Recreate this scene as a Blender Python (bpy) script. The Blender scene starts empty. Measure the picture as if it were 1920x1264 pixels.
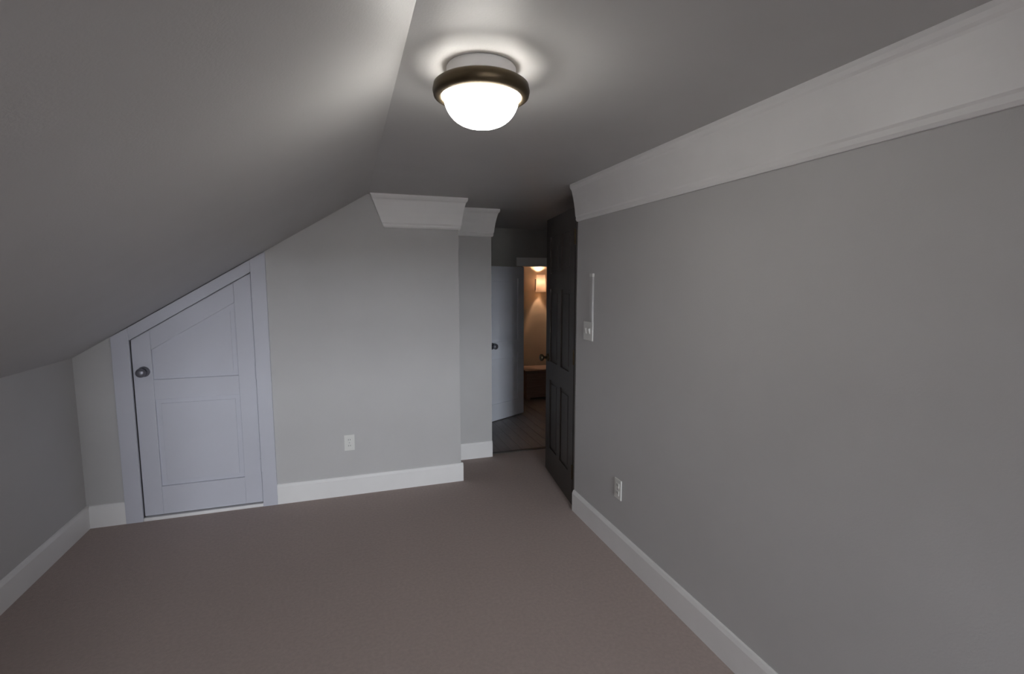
import bpy, bmesh, math, random
from mathutils import Vector, Matrix

random.seed(7)
sc = bpy.context.scene
COL = sc.collection

# ------------------------------------------------------------------ camera
EYE = 1.55
cam_d = bpy.data.cameras.new('camera')
cam_d.sensor_fit = 'HORIZONTAL'
cam_d.sensor_width = 36.0
cam_d.lens = 36.0 * 930.0 / 1920.0
cam_d.clip_start = 0.02
cam = bpy.data.objects.new('camera', cam_d)
COL.objects.link(cam)
cam.location = (0.0, 0.0, EYE)
cam.rotation_euler = (math.radians(90 - 6.259), 0.0, math.radians(-18.498))
sc.camera = cam

# ------------------------------------------------------------------ world: flat overcast daylight
SKY = 125.0
world = bpy.data.worlds.new('overcast_sky')
sc.world = world
world.use_nodes = True
bg = world.node_tree.nodes['Background']
bg.inputs['Color'].default_value = (0.90, 0.95, 1.0, 1.0)
bg.inputs['Strength'].default_value = SKY

# window in the gable wall behind the camera: light portal for the sky
WX0, WX1, WZ0, WZ1 = -0.30, 0.85, 0.70, 1.80
YN = -6.5
XP, YP = -0.62, -0.90        # corner of the added walls that keep window light off the left side
pl = bpy.data.lights.new('window_portal', 'AREA')
pl.shape = 'RECTANGLE'
pl.size = WX1 - WX0
pl.size_y = WZ1 - WZ0
pl.cycles.is_portal = True
po = bpy.data.objects.new('window_portal', pl)
COL.objects.link(po)
po.location = ((WX0 + WX1) / 2, YN - 0.13, (WZ0 + WZ1) / 2)
po.rotation_euler = (math.radians(-90), 0, math.radians(180))

# ------------------------------------------------------------------ exposure
vs = sc.view_settings
vs.view_transform = 'Standard'
vs.look = 'None'
vs.exposure = 0.0
vs.gamma = 1.0
vs.use_curve_mapping = False

# ------------------------------------------------------------------ materials
def mat(name, col, rough=0.6, noise=0.0, nscale=8.0, bump=0.0, bscale=200.0, metallic=0.0,
        emit=None, estr=0.0, stretch=None, col2=None, spec=0.5):
    m = bpy.data.materials.new(name)
    m.use_nodes = True
    nt = m.node_tree
    b = nt.nodes['Principled BSDF']
    b.inputs['Base Color'].default_value = (*col, 1)
    b.inputs['Roughness'].default_value = rough
    b.inputs['Metallic'].default_value = metallic
    b.inputs['Specular IOR Level'].default_value = spec
    tc = nt.nodes.new('ShaderNodeTexCoord')
    src = tc.outputs['Object']
    if stretch:
        mp = nt.nodes.new('ShaderNodeMapping')
        mp.inputs['Scale'].default_value = stretch
        nt.links.new(src, mp.inputs['Vector'])
        src = mp.outputs['Vector']
    if noise > 0 or col2:
        n = nt.nodes.new('ShaderNodeTexNoise')
        n.inputs['Scale'].default_value = nscale
        n.inputs['Detail'].default_value = 5
        nt.links.new(src, n.inputs['Vector'])
        r = nt.nodes.new('ShaderNodeValToRGB')
        c2 = col2 if col2 else tuple(min(1, c * (1 + noise)) for c in col)
        c1 = col if col2 else tuple(c * (1 - noise) for c in col)
        r.color_ramp.elements[0].color = (*c1, 1)
        r.color_ramp.elements[1].color = (*c2, 1)
        r.color_ramp.elements[0].position = 0.3
        r.color_ramp.elements[1].position = 0.7
        nt.links.new(n.outputs['Fac'], r.inputs['Fac'])
        nt.links.new(r.outputs['Color'], b.inputs['Base Color'])
    if bump > 0:
        n2 = nt.nodes.new('ShaderNodeTexNoise')
        n2.inputs['Scale'].default_value = bscale
        n2.inputs['Detail'].default_value = 3
        nt.links.new(src, n2.inputs['Vector'])
        bp = nt.nodes.new('ShaderNodeBump')
        bp.inputs['Strength'].default_value = bump
        bp.inputs['Distance'].default_value = 0.004
        nt.links.new(n2.outputs['Fac'], bp.inputs['Height'])
        nt.links.new(bp.outputs['Normal'], b.inputs['Normal'])
    if emit:
        b.inputs['Emission Color'].default_value = (*emit, 1)
        b.inputs['Emission Strength'].default_value = estr
    return m

M = {}
M['wall'] = mat('grey_wall_paint', (0.57, 0.565, 0.57), 0.55, 0.02, 3, 0.08, 160)
M['ceil'] = mat('grey_ceiling_paint', (0.55, 0.545, 0.545), 0.5, 0.02, 3, 0.08, 160)
M['trim'] = mat('white_trim_paint', (0.90, 0.895, 0.90), 0.4, 0.02, 5, 0.03, 60)
M['door'] = mat('cool_white_door_paint', (0.61, 0.62, 0.70), 0.4, 0.02, 4, 0.04, 60)
M['halldoor'] = mat('bluish_white_gloss_paint', (0.80, 0.83, 0.92), 0.35, 0.02, 4, 0.04, 60)
M['carpet'] = mat('taupe_carpet', (0.52, 0.435, 0.405), 0.95, 0.06, 60, 0.9, 420, spec=0.1)
M['ground'] = mat('pale_gravel', (0.32, 0.315, 0.30), 0.9, 0.2, 0.4)
M['dark'] = mat('dark_stained_wood', (0.045, 0.038, 0.034), 0.45, nscale=6, stretch=(8, 8, 0.6),
                col2=(0.065, 0.052, 0.045), bump=0.05, bscale=40)
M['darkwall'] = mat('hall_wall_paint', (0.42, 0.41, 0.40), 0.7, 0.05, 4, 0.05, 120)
M['plank'] = mat('dark_floor_wood', (0.24, 0.225, 0.225), 0.5, nscale=5, stretch=(12, 0.8, 1),
                 col2=(0.31, 0.29, 0.285), bump=0.05, bscale=30)
M['warmwall'] = mat('tan_wall_paint', (0.62, 0.50, 0.38), 0.6, 0.03, 3, 0.05, 120)
M['bronze'] = mat('oil_rubbed_bronze', (0.10, 0.075, 0.045), 0.42, 0.1, 20, 0.0, metallic=0.85)
M['nickel'] = mat('satin_nickel', (0.40, 0.40, 0.43), 0.35, 0.05, 30, metallic=1.0)
M['knobdark'] = mat('dark_aged_metal', (0.26, 0.26, 0.30), 0.4, 0.05, 30, metallic=0.7)
M['plastic'] = mat('white_plastic', (0.80, 0.80, 0.78), 0.35, 0.01, 10)
M['slot'] = mat('dark_slot', (0.03, 0.03, 0.03), 0.6, 0.05, 10)
M['chest'] = mat('dark_walnut', (0.22, 0.15, 0.12), 0.45, nscale=6, stretch=(0.8, 8, 8),
                 col2=(0.30, 0.20, 0.16), bump=0.04, bscale=40)
M['bowl'] = mat('frosted_glass_lit', (0.9, 0.88, 0.8), 0.4, emit=(1.0, 0.965, 0.90), estr=31.0)
M['bulb'] = mat('lamp_bulb_lit', (0.9, 0.88, 0.8), 0.4, emit=(1.0, 0.94, 0.84), estr=4.0)
M['shade'] = mat('warm_lamp_shade', (0.9, 0.75, 0.55), 0.6)
_nt = M['shade'].node_tree
_tl = _nt.nodes.new('ShaderNodeBsdfTranslucent')
_tl.inputs['Color'].default_value = (0.85, 0.80, 0.78, 1)
_mx = _nt.nodes.new('ShaderNodeMixShader')
_mx.inputs['Fac'].default_value = 0.4
_nt.links.new(_nt.nodes['Principled BSDF'].outputs[0], _mx.inputs[1])
_nt.links.new(_tl.outputs[0], _mx.inputs[2])
_nt.links.new(_mx.outputs[0], _nt.nodes['Material Output'].inputs['Surface'])
g = bpy.data.materials.new('window_glass')
g.use_nodes = True
nt = g.node_tree
nt.nodes.clear()
o_ = nt.nodes.new('ShaderNodeOutputMaterial')
mx = nt.nodes.new('ShaderNodeMixShader')
mx.inputs['Fac'].default_value = 0.08
tr = nt.nodes.new('ShaderNodeBsdfTransparent')
gl = nt.nodes.new('ShaderNodeBsdfGlossy')
gl.inputs['Roughness'].default_value = 0.02
nt.links.new(tr.outputs[0], mx.inputs[1])
nt.links.new(gl.outputs[0], mx.inputs[2])
nt.links.new(mx.outputs[0], o_.inputs['Surface'])
M['glass'] = g

# ------------------------------------------------------------------ mesh helpers (world coordinates)
def box(bm, x0, x1, y0, y1, z0, z1, bev=0.0):
    t = bmesh.new()
    vs_ = [t.verts.new(p) for p in ((x0, y0, z0), (x1, y0, z0), (x1, y1, z0), (x0, y1, z0),
                                    (x0, y0, z1), (x1, y0, z1), (x1, y1, z1), (x0, y1, z1))]
    for f in ((3, 2, 1, 0), (4, 5, 6, 7), (0, 1, 5, 4), (1, 2, 6, 5), (2, 3, 7, 6), (3, 0, 4, 7)):
        t.faces.new([vs_[i] for i in f])
    if bev > 0:
        bmesh.ops.bevel(t, geom=list(t.edges), offset=bev, segments=2, affect='EDGES', profile=0.6)
    merge(bm, t)
    return bm

def merge(bm, t):
    me = bpy.data.meshes.new('tmp')
    t.to_mesh(me)
    t.free()
    bm.from_mesh(me)
    bpy.data.meshes.remove(me)

def prism(bm, pts, axis, a, b, bev=0.0):
    """polygon pts (2D) extruded along axis 'x','y','z' from a to b.  x:(y,z) y:(x,z) z:(x,y)"""
    def P(p, d):
        return {'x': (d, p[0], p[1]), 'y': (p[0], d, p[1]), 'z': (p[0], p[1], d)}[axis]
    t = bmesh.new()
    A = [t.verts.new(P(p, a)) for p in pts]
    B = [t.verts.new(P(p, b)) for p in pts]
    n = len(pts)
    t.faces.new(A)
    t.faces.new(B[::-1])
    for i in range(n):
        t.faces.new((A[i], B[i], B[(i + 1) % n], A[(i + 1) % n]))
    bmesh.ops.recalc_face_normals(t, faces=t.faces)
    if bev > 0:
        bmesh.ops.bevel(t, geom=list(t.edges), offset=bev, segments=2, affect='EDGES', profile=0.6)
    merge(bm, t)
    return bm

def lathe(bm, prof, mtx=None, seg=48):
    """profile [(r,z)] spun about z, then transformed by mtx"""
    t = bmesh.new()
    rings = []
    for r, z in prof:
        if r < 1e-6:
            rings.append([t.verts.new((0, 0, z))])
        else:
            rings.append([t.verts.new((r * math.cos(2 * math.pi * i / seg), r * math.sin(2 * math.pi * i / seg), z))
                          for i in range(seg)])
    for a, b in zip(rings[:-1], rings[1:]):
        for i in range(seg):
            j = (i + 1) % seg
            if len(a) == 1 and len(b) == 1:
                continue
            if len(a) == 1:
                t.faces.new((a[0], b[j], b[i]))
            elif len(b) == 1:
                t.faces.new((a[i], a[j], b[0]))
            else:
                t.faces.new((a[i], a[j], b[j], b[i]))
    bmesh.ops.recalc_face_normals(t, faces=t.faces)
    if mtx is not None:
        bmesh.ops.transform(t, matrix=mtx, verts=t.verts)
    merge(bm, t)
    return bm

def origin_of(o):
    """accumulated location of an unrotated chain of parents"""
    v = Vector((0, 0, 0))
    while o is not None:
        v = v + o.location
        o = o.parent
    return v

def obj(name, bm, m, parent=None, smooth=False, local=False):
    """one mesh object; its origin sits at the centre of its base.  local: coordinates are the parent's own"""
    xs = [v.co for v in bm.verts]
    lo = Vector((min(c.x for c in xs), min(c.y for c in xs), min(c.z for c in xs)))
    hi = Vector((max(c.x for c in xs), max(c.y for c in xs), max(c.z for c in xs)))
    org = Vector(((lo.x + hi.x) / 2, (lo.y + hi.y) / 2, lo.z))
    bmesh.ops.translate(bm, vec=-org, verts=bm.verts)
    me = bpy.data.meshes.new(name)
    bm.to_mesh(me)
    bm.free()
    me.materials.append(m)
    if smooth:
        for p in me.polygons:
            p.use_smooth = True
    o = bpy.data.objects.new(name, me)
    COL.objects.link(o)
    if parent is not None:
        o.parent = parent
        o.location = org if local else org - origin_of(parent)
        if local and parent.type == 'MESH':
            o.location = org - parent.location
    else:
        o.location = org
    return o

def tag(o, label, cat, kind=None, group=None):
    o['label'] = label
    o['category'] = cat
    if kind:
        o['kind'] = kind
    if group:
        o['group'] = group
    return o

def empty(name, loc, rz=0.0):
    o = bpy.data.objects.new(name, None)
    o.empty_display_size = 0.1
    COL.objects.link(o)
    o.location = loc
    o.rotation_euler = (0, 0, rz)
    return o

N = bmesh.new
S = 'structure'

# ------------------------------------------------------------------ dimensions (metres)
XK = -1.60           # knee wall
XR = 1.435           # right wall
YE = 3.70            # end wall
ZC = 2.168           # flat ceiling
XS = 0.170           # seam of slope and flat ceiling
ZK = 1.09            # knee wall height
SL = (ZC - ZK) / (XS - XK)
def zs(x):           # underside of the sloped ceiling
    return ZC - SL * (XS - x) if x < XS else ZC
XO = 0.815           # outside corner of the end wall
YA = 4.15            # alcove back wall
XA = 1.20            # right edge of the alcove back wall
YD = 2.95            # end of the right wall
YH = 5.50            # far wall of the hall
XH = 2.80            # right wall of the hall
FZ = 0.228           # height of the wide crown moulding

# ------------------------------------------------------------------ shell
bm = N(); box(bm, XK - 0.1, XH + 0.1, YN - 0.1, 4.20, -0.10, 0.0)
tag(obj('floor', bm, M['carpet']), 'taupe carpet covering the attic room floor', 'floor', S)

bm = N(); box(bm, XO - 0.1, XH + 0.1, 4.20, 6.70, -0.10, -0.012)
fl = tag(obj('floor_hall', bm, M['slot']), 'dark plank floor of the hall beyond the alcove', 'floor', S)
pw = 0.105
x = XA + 0.003
while x < XH - 0.02:
    y = 4.205
    first = random.uniform(0.5, 1.4)
    while y < 6.58:
        y1 = min(6.60, y + first)
        bm = N(); box(bm, x, min(x + pw - 0.003, XH - 0.002), y, y1 - 0.003, -0.012, random.uniform(-0.001, 0.0), 0.0)
        obj('plank', bm, M['plank'], fl)
        first = random.uniform(0.9, 1.4)
        y = y1
    x += pw

bm = N(); box(bm, XS, XH + 0.1, YP, 6.70, ZC, ZC + 0.1)
box(bm, XP - 0.1, XH + 0.1, YN - 0.1, YP, ZC, ZC + 0.1)
tag(obj('ceiling', bm, M['ceil']), 'flat grey painted ceiling strip holding the round lamp', 'ceiling', S)
bm = N(); prism(bm, [(XS, ZC), (XS, ZC + 0.1), (XK - 0.1, zs(XK - 0.1) + 0.1), (XK - 0.1, zs(XK - 0.1)), ], 'y', YP - 0.1, YE + 0.1)
tag(obj('ceiling_slope', bm, M['ceil']), 'sloping grey attic ceiling over the left side of the room', 'ceiling', S)

bm = N(); prism(bm, [(XK, 0), (XK, ZK), (XK - 0.1, zs(XK - 0.1)), (XK - 0.1, 0)], 'y', YP - 0.1, YE + 0.1)
tag(obj('wall_left', bm, M['wall']), 'low grey knee wall under the sloping ceiling', 'wall', S)
bm = N(); box(bm, XR, XR + 0.1, YN - 0.1, YD, 0, ZC)
tag(obj('wall_right', bm, M['wall']), 'long plain grey wall on the right', 'wall', S)

# end wall, notched for the closet door
DX0, DX1 = -1.335, -0.555
bm = N()
prism(bm, [(XK, 0), (DX0, 0), (DX0, zs(DX0)), (XK, zs(XK))], 'y', YE, YE + 0.07)
prism(bm, [(DX1, 0), (XO, 0), (XO, ZC), (XS, ZC), (DX1, zs(DX1))], 'y', YE, YE + 0.07)
prism(bm, [(XK, 0), (XO, 0), (XO, ZC), (XS, ZC), (XK, zs(XK))], 'y', YE + 0.07, YE + 0.10)
tag(obj('wall_end', bm, M['wall']), 'grey end wall beside the white closet door', 'wall', S)
bm = N(); box(bm, XO - 0.1, XO, YE + 0.10, YA, 0, ZC)
tag(obj('wall_alcove', bm, M['wall']), 'short grey side wall of the alcove behind the end wall corner', 'wall', S)
bm = N(); box(bm, XO - 0.1, XA, YA, YH, 0, ZC)
tag(obj('wall_recess', bm, M['wall']), 'narrow grey wall set back in the alcove beside the hall', 'wall', S)
bm = N(); box(bm, XR + 0.1, XH, YD - 0.1, YD, 0, ZC)
tag(obj('wall_landing', bm, M['darkwall']), 'dark wall of the landing behind the open dark door', 'wall', S)
bm = N(); box(bm, XH, XH + 0.1, YD - 0.1, 6.70, -0.012, ZC)
tag(obj('wall_hall', bm, M['darkwall']), 'dark right wall of the hall', 'wall', S)
HX0, HX1, HZ = 1.97, 2.70, 1.74      # doorway at the far end of the hall
bm = N()
box(bm, XO - 0.1, HX0, YH, YH + 0.1, -0.012, ZC)
box(bm, HX1, XH, YH, YH + 0.1, -0.012, ZC)
box(bm, HX0, HX1, YH, YH + 0.1, HZ, ZC)
tag(obj('wall_far', bm, M['darkwall']), 'dark far wall of the hall above the low doorway', 'wall', S)
bm = N(); box(bm, 1.80, XH, 6.60, 6.70, -0.012, ZC)
tag(obj('wall_lamplit', bm, M['warmwall']), 'tan wall lit by the warm lamp beyond the hall', 'wall', S)
bm = N(); box(bm, 1.80, 1.90, YH + 0.1, 6.60, -0.012, ZC)
tag(obj('wall_lamplit_side', bm, M['warmwall']), 'tan side wall of the warm room beyond the hall', 'wall', S)

# gable wall behind the camera with its window
bm = N()
for x0, x1, z0, z1 in ((XP, WX0, 0, ZC), (WX1, XR, 0, ZC), (WX0, WX1, 0, WZ0), (WX0, WX1, WZ1, ZC)):
    box(bm, x0, x1, YN - 0.1, YN, z0, z1)
tag(obj('wall_gable', bm, M['wall']), 'grey gable wall with a window behind the viewer', 'wall', S)
bm = N(); prism(bm, [(XK, 0), (XP, 0), (XP, zs(XP)), (XK, zs(XK))], 'y', YP - 0.1, YP)  # unseen wall, added to shade the left of the room from the window
tag(obj('wall_shade_block', bm, M['wall']), 'grey wall added under the slope behind the viewer to shade the left side', 'wall', S)
bm = N(); box(bm, XP - 0.1, XP, YN - 0.1, YP - 0.1, 0, ZC)  # added out of view too, narrows the daylight that reaches the left
box(bm, XP - 0.1, XS, YP - 0.1, YP - 0.001, zs(XP - 0.1) + 0.1, ZC)
tag(obj('wall_shade_side', bm, M['wall']), 'grey side wall added behind the viewer to narrow the window light', 'wall', S)
w = tag(empty('window_1', ((WX0 + WX1) / 2, YN - 0.05, WZ0)), 'white framed sash window in the gable wall', 'window', S)
bm = N()
for a, b, c, d in ((WX0, WX0 + 0.05, WZ0, WZ1), (WX1 - 0.05, WX1, WZ0, WZ1), (WX0 + 0.05, WX1 - 0.05, WZ0, WZ0 + 0.05),
                   (WX0 + 0.05, WX1 - 0.05, WZ1 - 0.05, WZ1)):
    box(bm, a, b, YN - 0.09, YN - 0.02, c, d, 0.004)
obj('window_frame', bm, M['trim'], w)
zm = (WZ0 + WZ1) / 2
bm = N(); box(bm, WX0 + 0.05, WX1 - 0.05, YN - 0.075, YN - 0.035, zm - 0.02, zm + 0.02, 0.004)
obj('meeting_rail', bm, M['trim'], w)
for a, b in ((WZ0 + 0.05, zm - 0.02), (zm + 0.02, WZ1 - 0.05)):
    bm = N(); box(bm, WX0 + 0.05, WX1 - 0.05, YN - 0.058, YN - 0.052, a, b)
    obj('pane', bm, M['glass'], w)
bm = N(); box(bm, WX0 - 0.08, WX1 + 0.08, YN + 0.0, YN + 0.06, WZ0 - 0.03, WZ0, 0.005)
obj('window_sill', bm, M['trim'], w)

bm = N(); box(bm, -500, 500, -900, YN - 0.4, -3.2, -3.1)
tag(obj('ground', bm, M['ground']), 'pale gravel yard outside below the gable window', 'ground', S)

# ------------------------------------------------------------------ trim
BH, BT = 0.145, 0.016
def base_profile(bm, p0, p1, n):
    """baseboard from p0 to p1 (xy), n = unit normal into the room"""
    prof = [(0, 0), (BT, 0), (BT, BH - 0.022), (BT * 0.75, BH - 0.012), (BT * 0.55, BH - 0.004), (BT * 0.2, BH), (0, BH)]
    t = bmesh.new()
    A = [t.verts.new((p0[0] + n[0] * d, p0[1] + n[1] * d, z)) for d, z in prof]
    B = [t.verts.new((p1[0] + n[0] * d, p1[1] + n[1] * d, z)) for d, z in prof]
    k = len(prof)
    t.faces.new(A); t.faces.new(B[::-1])
    for i in range(k):
        t.faces.new((A[i], B[i], B[(i + 1) % k], A[(i + 1) % k]))
    bmesh.ops.recalc_face_normals(t, faces=t.faces)
    merge(bm, t)

def baseboard(name, p0, p1, n, label):
    bm = N(); base_profile(bm, p0, p1, n)
    return tag(obj(name, bm, M['trim']), label, 'baseboard', S)
baseboard('baseboard_right', (XR, YN), (XR, YD), (-1, 0), 'white baseboard along the right wall')
baseboard('baseboard_left', (XK, YP), (XK, YE), (1, 0), 'white baseboard along the low knee wall')
baseboard('baseboard_end', (-0.500, YE), (XO + BT, YE), (0, -1), 'bright white baseboard between closet door and outside corner')
baseboard('baseboard_corner', (XK + BT, YE), (-1.392, YE), (0, -1), 'short white baseboard left of the closet door')
baseboard('baseboard_alcove', (XO, YE), (XO, YA), (1, 0), 'white baseboard on the alcove side wall')
bm = N(); base_profile(bm, (XO + BT, YA), (XA, YA), (0, -1))
tag(obj('baseboard_recess', bm, M['trim']), 'short white baseboard at the back of the alcove', 'baseboard', S)
baseboard('baseboard_gable', (XP + BT, YN), (XR - BT, YN), (0, 1), 'white baseboard under the gable window')

ZF = ZC - FZ
FT = 0.062               # projection of the crown at the ceiling
CROWN = [(0, ZF), (0.010, ZF), (0.016, ZF + 0.010), (0.016, ZF + 0.026), (0.020, ZF + 0.034), (0.024, ZF + 0.070), (0.030, ZF + 0.110),
         (0.038, ZF + 0.150), (0.047, ZC - 0.044), (0.050, ZC - 0.036), (0.057, ZC - 0.028), (FT, ZC - 0.016), (FT, ZC), (0, ZC)]
def frieze(name, pieces, label):
    bm = N()
    for fn in pieces:
        fn(bm)
    return tag(obj(name, bm, M['trim']), label, 'trim', S)
def sweep(bm, A_, B_):
    t = bmesh.new()
    A = [t.verts.new(p) for p in A_]
    B = [t.verts.new(p) for p in B_]
    k = len(A)
    t.faces.new(A); t.faces.new(B[::-1])
    for i in range(k):
        t.faces.new((A[i], B[i], B[(i + 1) % k], A[(i + 1) % k]))
    bmesh.ops.recalc_face_normals(t, faces=t.faces)
    merge(bm, t)
def frz_x(x, y0, y1, s, m0=0.0, m1=0.0):
    """crown on a wall at x facing s; m0/m1 = mitre: end moves by m * depth"""
    return lambda bm: sweep(bm, [(x + s * d, y0 + m0 * d, z) for d, z in CROWN], [(x + s * d, y1 + m1 * d, z) for d, z in CROWN])
def frz_y(y, x0, x1, slant=0.0, m0=0.0, m1=0.0):
    return lambda bm: sweep(bm, [(x0 + slant * (ZC - z) / FZ + m0 * d, y - d, z) for d, z in CROWN], [(x1 + m1 * d, y - d, z) for d, z in CROWN])
frieze('trim_1', [frz_x(XR, YN, YD, -1)], 'wide pale crown moulding along the top of the right wall')
frieze('trim_2', [frz_y(YE, 0.185, XO, 0.09, 0, 1)], 'wide pale crown moulding at the top of the end wall')
frieze('trim_3', [frz_x(XO, YE, YA, 1, -1, -1)], 'wide pale crown moulding on the alcove side wall')
frieze('trim_4', [frz_y(YA, XO, XA, 0, 1, 1)], 'short pale crown moulding at the back of the alcove')
bm = N(); box(bm, XA, XH - 0.9, 4.185, 4.225, 0.0, 0.008, 0.003)
tag(obj('trim_5', bm, M['dark']), 'dark threshold strip where carpet meets the hall floor', 'threshold', S)
bm = N(); box(bm, XR - 0.004, XR + 0.104, YD, YD + 0.02, 0, 2.06, 0.003)
tag(obj('trim_6', bm, M['dark']), 'dark stained jamb capping the end of the right wall', 'door jamb', S)

# ------------------------------------------------------------------ closet door cut to the slope
d1 = tag(empty('door_1', ((DX0 + DX1) / 2, YE, 0)), 'white closet door with its top cut to the sloping ceiling', 'door', S)
LX0, LX1 = -1.298, -0.592
gap = 0.075
def ztop(x, d):            # line parallel to the slope, d below it (measured vertically)
    return zs(x) - d
# casing
bm = N(); prism(bm, [(-1.392, 0), (LX0, 0), (LX0, ztop(LX0, 0.004)), (-1.392, ztop(-1.392, 0.004))], 'y', YE - 0.02, YE, 0.003)
obj('casing_jamb', bm, M['door'], d1)
bm = N(); prism(bm, [(LX1, 0), (-0.500, 0), (-0.500, ztop(-0.500, 0.004)), (LX1, ztop(LX1, 0.004))], 'y', YE - 0.02, YE, 0.003)
obj('casing_jamb', bm, M['door'], d1)
bm = N(); prism(bm, [(LX0, ztop(LX0, 0.085)), (LX1, ztop(LX1, 0.085)), (LX1, ztop(LX1, 0.004)), (LX0, ztop(LX0, 0.004))], 'y', YE - 0.02, YE, 0.003)
obj('casing_head', bm, M['door'], d1)
bm = N(); box(bm, LX0, LX1, YE - 0.018, YE + 0.06, 0, 0.022, 0.004)
obj('threshold', bm, M['trim'], d1)
# leaf: flat backing, proud stiles and rails, two recessed panels
a, b = LX0 + 0.004, LX1 - 0.004
Y0, Y1 = YE + 0.002, YE + 0.04
sw, zb, zt = 0.105, 0.028, 0.088
bm = N()
prism(bm, [(a, zb), (a + sw, zb), (a + sw, ztop(a + sw, zt)), (a, ztop(a, zt))], 'y', Y0, Y1, 0.003)
prism(bm, [(b - sw, zb), (b, zb), (b, ztop(b, zt)), (b - sw, ztop(b - sw, zt))], 'y', Y0, Y1, 0.003)
prism(bm, [(a + sw, zb), (b - sw, zb), (b - sw, zb + 0.19), (a + sw, zb + 0.19)], 'y', Y0, Y1, 0.003)
prism(bm, [(a + sw, 0.80), (b - sw, 0.80), (b - sw, 0.93), (a + sw, 0.93)], 'y', Y0, Y1, 0.003)
prism(bm, [(a + sw, ztop(a + sw, zt + 0.13)), (b - sw, ztop(b - sw, zt + 0.13)), (b - sw, ztop(b - sw, zt)), (a + sw, ztop(a + sw, zt))], 'y', Y0, Y1, 0.003)
lf = obj('leaf', bm, M['door'], d1)
bm = N(); box(bm, a + sw, b - sw, Y0 + 0.016, Y1 - 0.003, zb + 0.19, 0.80)
box(bm, a + sw + 0.03, b - sw - 0.03, Y0 + 0.010, Y0 + 0.0165, zb + 0.22, 0.77, 0.002)
obj('panel', bm, M['door'], lf)
pa, pb = a + sw, b - sw
bm = N(); prism(bm, [(pa, 0.93), (pb, 0.93), (pb, ztop(pb, zt + 0.13)), (pa, ztop(pa, zt + 0.13))], 'y', Y0 + 0.016, Y1 - 0.003)
qa, qb = pa + 0.03, pb - 0.03
prism(bm, [(qa, 0.96), (qb, 0.96), (qb, ztop(qb, zt + 0.17)), (qa, ztop(qa, zt + 0.17))], 'y', Y0 + 0.010, Y0 + 0.0165)
obj('panel', bm, M['door'], lf)
def knob(parent, p, direc, m, local=False, sc_=1.0):
    """round knob on a rosette at p pointing along direc"""
    q = Vector((0, 0, 1)).rotation_difference(Vector(direc)).to_matrix().to_4x4()
    mt = Matrix.Translation(Vector(p)) @ q @ Matrix.Scale(sc_, 4)
    bm = N()
    lathe(bm, [(0, 0.012), (0.011, 0.012), (0.010, 0.030), (0.016, 0.036), (0.026, 0.044), (0.029, 0.054), (0.026, 0.064), (0.014, 0.070), (0, 0.071)], mt, 28)
    k = obj('knob', bm, m, parent, True, local)
    bm = N()
    lathe(bm, [(0, 0), (0.034, 0), (0.034, 0.005), (0.028, 0.012), (0, 0.012)], mt, 28)
    r = obj('rosette', bm, m, parent, False, local)
    return k
knob(d1, (LX0 + 0.062, Y0, 0.985), (0, -1, 0), M['knobdark'])
for z in (0.25, 0.90, 1.45):
    bm = N(); lathe(bm, [(0, 0), (0.006, 0), (0.006, 0.09), (0, 0.09)], Matrix.Translation((LX1 - 0.001, YE - 0.004, z)), 12)
    obj('hinge', bm, M['door'], d1)

# ------------------------------------------------------------------ panelled door leaf (local: x along width from the hinge, y thickness)
def panel_door(parent, w_, h_, t_, m, panels, z0=0.012, sw_=0.11):
    """panels: list of (x0,x1,z0,z1) openings in the leaf"""
    xs_ = sorted({0.0, w_} | {p[0] for p in panels} | {p[1] for p in panels})
    bm_ = N()
    cells_x = list(zip(xs_[:-1], xs_[1:]))
    for cx0, cx1 in cells_x:
        ps = sorted([p for p in panels if p[0] <= cx0 + 1e-6 and p[1] >= cx1 - 1e-6], key=lambda p: p[2])
        z = z0
        for p in ps:
            box(bm_, cx0, cx1, -t_ / 2, t_ / 2, z, p[2])
            z = p[3]
        box(bm_, cx0, cx1, -t_ / 2, t_ / 2, z, z0 + h_)
    bmesh.ops.remove_doubles(bm_, verts=bm_.verts, dist=1e-5)
    lf_ = obj('leaf', bm_, m, parent, local=True)
    for p in panels:
        b_ = N()
        box(b_, p[0], p[1], -t_ * 0.22, t_ * 0.22, p[2], p[3])
        box(b_, p[0] + 0.03, p[1] - 0.03, -t_ * 0.38, t_ * 0.38, p[2] + 0.03, p[3] - 0.03, 0.003)
        o = obj('panel', b_, m, lf_, local=True)
    return lf_

# open dark door at the end of the right wall
ang = math.atan2(3.72 - 2.995, 1.562 - 1.462)
d2 = tag(empty('door_2', (1.462, 2.998, 0), ang), 'dark stained panelled door standing open past the right wall', 'door', S)
W2, H2 = 0.735, 2.03
pans = []
for x0, x1 in ((0.11, 0.325), (0.41, 0.625)):
    for z0, z1 in ((0.22, 0.78), (0.93, 1.50), (1.62, 1.90)):
        pans.append((x0, x1, z0, z1))
panel_door(d2, W2, H2, 0.04, M['dark'], pans)
knob(d2, (W2 - 0.06, 0.02, 0.95), (0, 1, 0), M['bronze'], True)
for z in (0.2, 1.0, 1.8):
    bm = N(); lathe(bm, [(0, 0), (0.007, 0), (0.007, 0.1), (0, 0.1)], Matrix.Translation((-0.004, 0.022, z)), 12)
    obj('hinge', bm, M['bronze'], d2, local=True)

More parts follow.
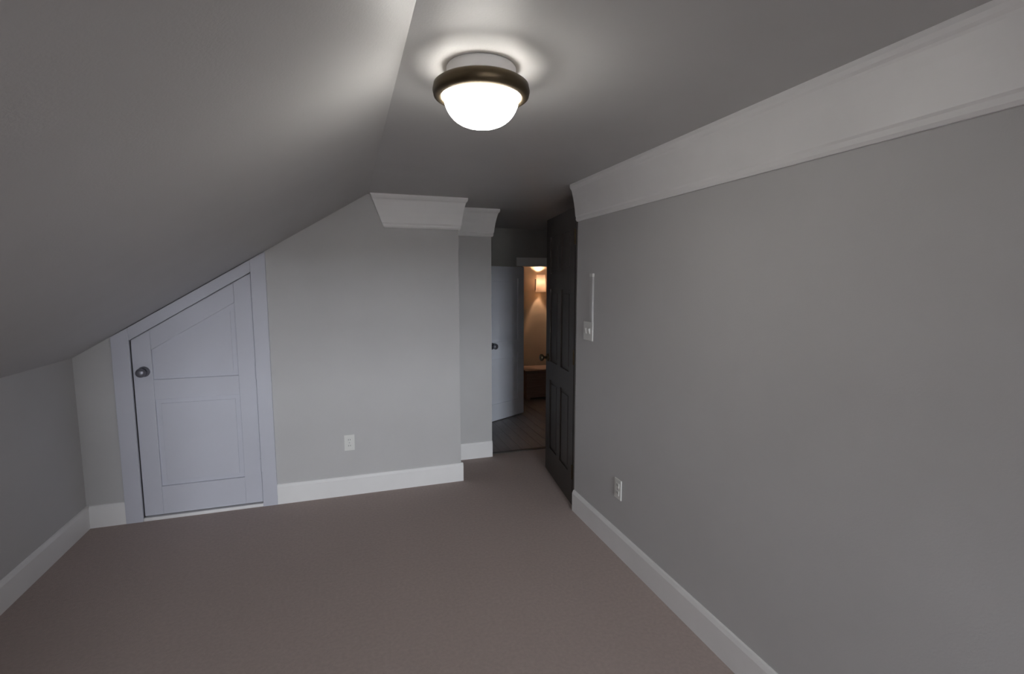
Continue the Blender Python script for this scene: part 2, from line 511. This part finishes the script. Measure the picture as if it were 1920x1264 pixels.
# white door at the far end of the hall, swung wide open
hx, hy = HX0 - 0.01, YH - 0.035
ex, ey = 1.38, 5.14
ang3 = math.atan2(ey - hy, ex - hx)
d3 = tag(empty('door_3', (hx, hy, -0.004), ang3), 'low white door with dark knob standing open at the far end of the hall', 'door', S)
W3 = math.hypot(ex - hx, ey - hy); H3 = 1.72
panel_door(d3, W3, H3, 0.036, M['halldoor'], [(0.10, W3 - 0.10, 0.2, 0.74), (0.10, W3 - 0.10, 0.90, 1.60)])
knob(d3, (W3 - 0.13, 0.018, 0.86), (0, 1, 0), M['knobdark'], True, 1.1)
# casing of the far doorway
c3 = tag(empty('trim_7', ((HX0 + HX1) / 2, YH, 0)), 'pale casing around the low far doorway', 'door casing', S)
bm = N(); box(bm, HX0 - 0.08, HX1 + 0.08, YH - 0.018, YH, HZ, HZ + 0.10, 0.003)
obj('casing_head', bm, M['trim'], c3)
bm = N(); box(bm, HX1, HX1 + 0.08, YH - 0.018, YH, 0, HZ, 0.003)
obj('casing_jamb', bm, M['trim'], c3)

# ------------------------------------------------------------------ ceiling lamp
LX, LY = 0.396, 1.465
lamp = tag(empty('ceiling_lamp', (LX, LY, ZC - 0.165)), 'round flush ceiling lamp with bronze rim and glowing white glass bowl', 'lamp')
mt = Matrix.Translation((LX, LY, 0))
bm = N(); lathe(bm, [(0, ZC), (0.098, ZC), (0.101, ZC - 0.004), (0.101, ZC - 0.034), (0.108, ZC - 0.039), (0.109, ZC - 0.042), (0, ZC - 0.042)], mt, 64)
obj('canopy', bm, M['trim'], lamp, True)
bm = N(); lathe(bm, [(0.113, ZC - 0.048), (0.130, ZC - 0.045), (0.138, ZC - 0.051), (0.141, ZC - 0.066), (0.138, ZC - 0.080), (0.124, ZC - 0.088),
                     (0.113, ZC - 0.085), (0.111, ZC - 0.068), (0.113, ZC - 0.048)], mt, 64)
obj('rim', bm, M['bronze'], lamp, True)
for k in range(3):
    an = math.radians(90 + 120 * k)
    c_, s_ = math.cos(an), math.sin(an)
    bm = N()
    t = bmesh.new()
    pts = [(0.012, 0.004, ZC - 0.062), (0.012, -0.004, ZC - 0.062), (0.108, -0.004, ZC - 0.066), (0.108, 0.004, ZC - 0.066)]
    A = [t.verts.new(p) for p in pts]
    B = [t.verts.new((p[0], p[1], p[2] + 0.006)) for p in pts]
    t.faces.new(A); t.faces.new(B[::-1])
    for i in range(4):
        t.faces.new((A[i], B[i], B[(i + 1) % 4], A[(i + 1) % 4]))
    bmesh.ops.recalc_face_normals(t, faces=t.faces)
    bmesh.ops.transform(t, matrix=Matrix.Translation((LX, LY, 0)) @ Matrix.Rotation(an, 4, 'Z'), verts=t.verts)
    merge(bm, t)
    obj('rim_arm', bm, M['bronze'], lamp)
prof = [(0.107, ZC - 0.0425), (0.109, ZC - 0.060)]
for i in range(0, 13):
    t_ = i / 12 * math.pi / 2
    prof.append((0.110 * math.cos(t_) ** 0.75 if i < 12 else 0.0, ZC - 0.076 - 0.088 * math.sin(t_)))
bm = N(); lathe(bm, prof, mt, 64)
obj('glass_bowl', bm, M['bowl'], lamp, True)
bm = N(); lathe(bm, [(0, ZC - 0.042), (0.013, ZC - 0.043), (0.013, ZC - 0.066), (0.026, ZC - 0.074), (0.030, ZC - 0.086), (0.024, ZC - 0.102), (0, ZC - 0.110)], mt, 24)
obj('bulb', bm, M['bulb'], lamp, True)

# ------------------------------------------------------------------ wall plates
def outlet(name, origin, n, label):
    """n: 'y' plate on a wall facing -y, 'x' plate on a wall facing -x"""
    x_, y_, z_ = origin
    e = tag(empty(name, origin), label, 'outlet', None)
    def B(u0, u1, d0, d1, z0, z1, bev=0.0):
        b_ = N()
        if n == 'y':
            box(b_, x_ + u0, x_ + u1, y_ - d1, y_ - d0, z_ + z0, z_ + z1, bev)
        else:
            box(b_, x_ - d1, x_ - d0, y_ + u0, y_ + u1, z_ + z0, z_ + z1, bev)
        return b_
    obj('plate', B(-0.036, 0.036, 0, 0.006, 0, 0.116, 0.0025), M['plastic'], e)
    for zc in (0.036, 0.080):
        s_ = obj('socket', B(-0.017, 0.017, 0.006, 0.009, zc - 0.014, zc + 0.014, 0.001), M['plastic'], e)
        for u in (-0.006, 0.006):
            obj('slot', B(u - 0.0012, u + 0.0012, 0.009, 0.0094, zc - 0.004, zc + 0.006), M['slot'], s_)
    b_ = B(-0.003, 0.003, 0.006, 0.0075, 0.055, 0.061, 0.001)
    obj('screw', b_, M['nickel'], e)
    return e
outlet('wall_outlet', (-0.01, YE, 0.335), 'y', 'white electrical outlet on the end wall above the baseboard')
outlet('wall_outlet', (XR, 2.38, 0.325), 'x', 'white electrical outlet low on the right wall near the dark door')

sw = tag(empty('light_switch', (XR, 2.775, 1.19)), 'white double light switch on the right wall beside the dark door', 'switch')
bm = N(); box(bm, XR - 0.007, XR, 2.715, 2.835, 1.19, 1.308, 0.0025)
obj('plate', bm, M['plastic'], sw)
for y in (2.752, 2.798):
    bm = N(); prism(bm, [(XR - 0.007, 1.232), (XR - 0.007, 1.268), (XR - 0.018, 1.264), (XR - 0.012, 1.236)], 'y', y - 0.006, y + 0.006)
    obj('toggle', bm, M['plastic'], sw)
rc = tag(empty('cord_cover', (XR, 2.735, 1.308)), 'slim white cord cover rising above the light switch', 'cord cover')
bm = N(); box(bm, XR - 0.012, XR, 2.715, 2.750, 1.308, 1.60, 0.003)
obj('channel', bm, M['wall'], rc)
bm = N(); box(bm, XR - 0.014, XR, 2.712, 2.753, 1.585, 1.605, 0.003)
obj('end_cap', bm, M['plastic'], rc)

# ------------------------------------------------------------------ warm room beyond the hall
sn = tag(empty('wall_lamp', (2.60, 6.60, 1.40)), 'warm glowing wall lamp seen through the far doorway', 'lamp')
bm = N(); box(bm, 2.55, 2.65, 6.585, 6.60, 1.44, 1.60, 0.004)
obj('backplate', bm, M['bronze'], sn)
bm = N(); lathe(bm, [(0.065, 1.42), (0.072, 1.42), (0.060, 1.66), (0.053, 1.66), (0.065, 1.42)], Matrix.Translation((2.60, 6.50, 0)), 32)
obj('lamp_shade', bm, M['shade'], sn, True)
bm = N(); box(bm, 2.592, 2.608, 6.50, 6.585, 1.50, 1.515)
lathe(bm, [(0, 1.49), (0.018, 1.49), (0.018, 1.54), (0, 1.54)], Matrix.Translation((2.60, 6.50, 0)), 16)
obj('arm', bm, M['bronze'], sn)
bm = N(); lathe(bm, [(0, 1.54), (0.02, 1.55), (0.026, 1.575), (0.02, 1.60), (0, 1.61)], Matrix.Translation((2.60, 6.50, 0)), 20)
obj('bulb', bm, mat('warm_bulb', (1, .9, .8), 0.4, emit=(1.0, 0.68, 0.46), estr=1300.0), sn, True)

ch = tag(empty('low_chest', (2.5, 6.2, 0)), 'low dark wooden chest in the warm room beyond the hall', 'chest')
bm = N(); box(bm, 2.22, 2.78, 6.03, 6.37, 0.03, 0.36, 0.006)
obj('body', bm, M['chest'], ch)
bm = N(); box(bm, 2.20, 2.795, 6.01, 6.39, 0.362, 0.40, 0.008)
obj('lid', bm, M['chest'], ch)
for x_ in (2.25, 2.75):
    for y_ in (6.06, 6.34):
        bm = N(); box(bm, x_ - 0.025, x_ + 0.025, y_ - 0.025, y_ + 0.025, 0.0, 0.03)
        obj('foot', bm, M['chest'], ch)
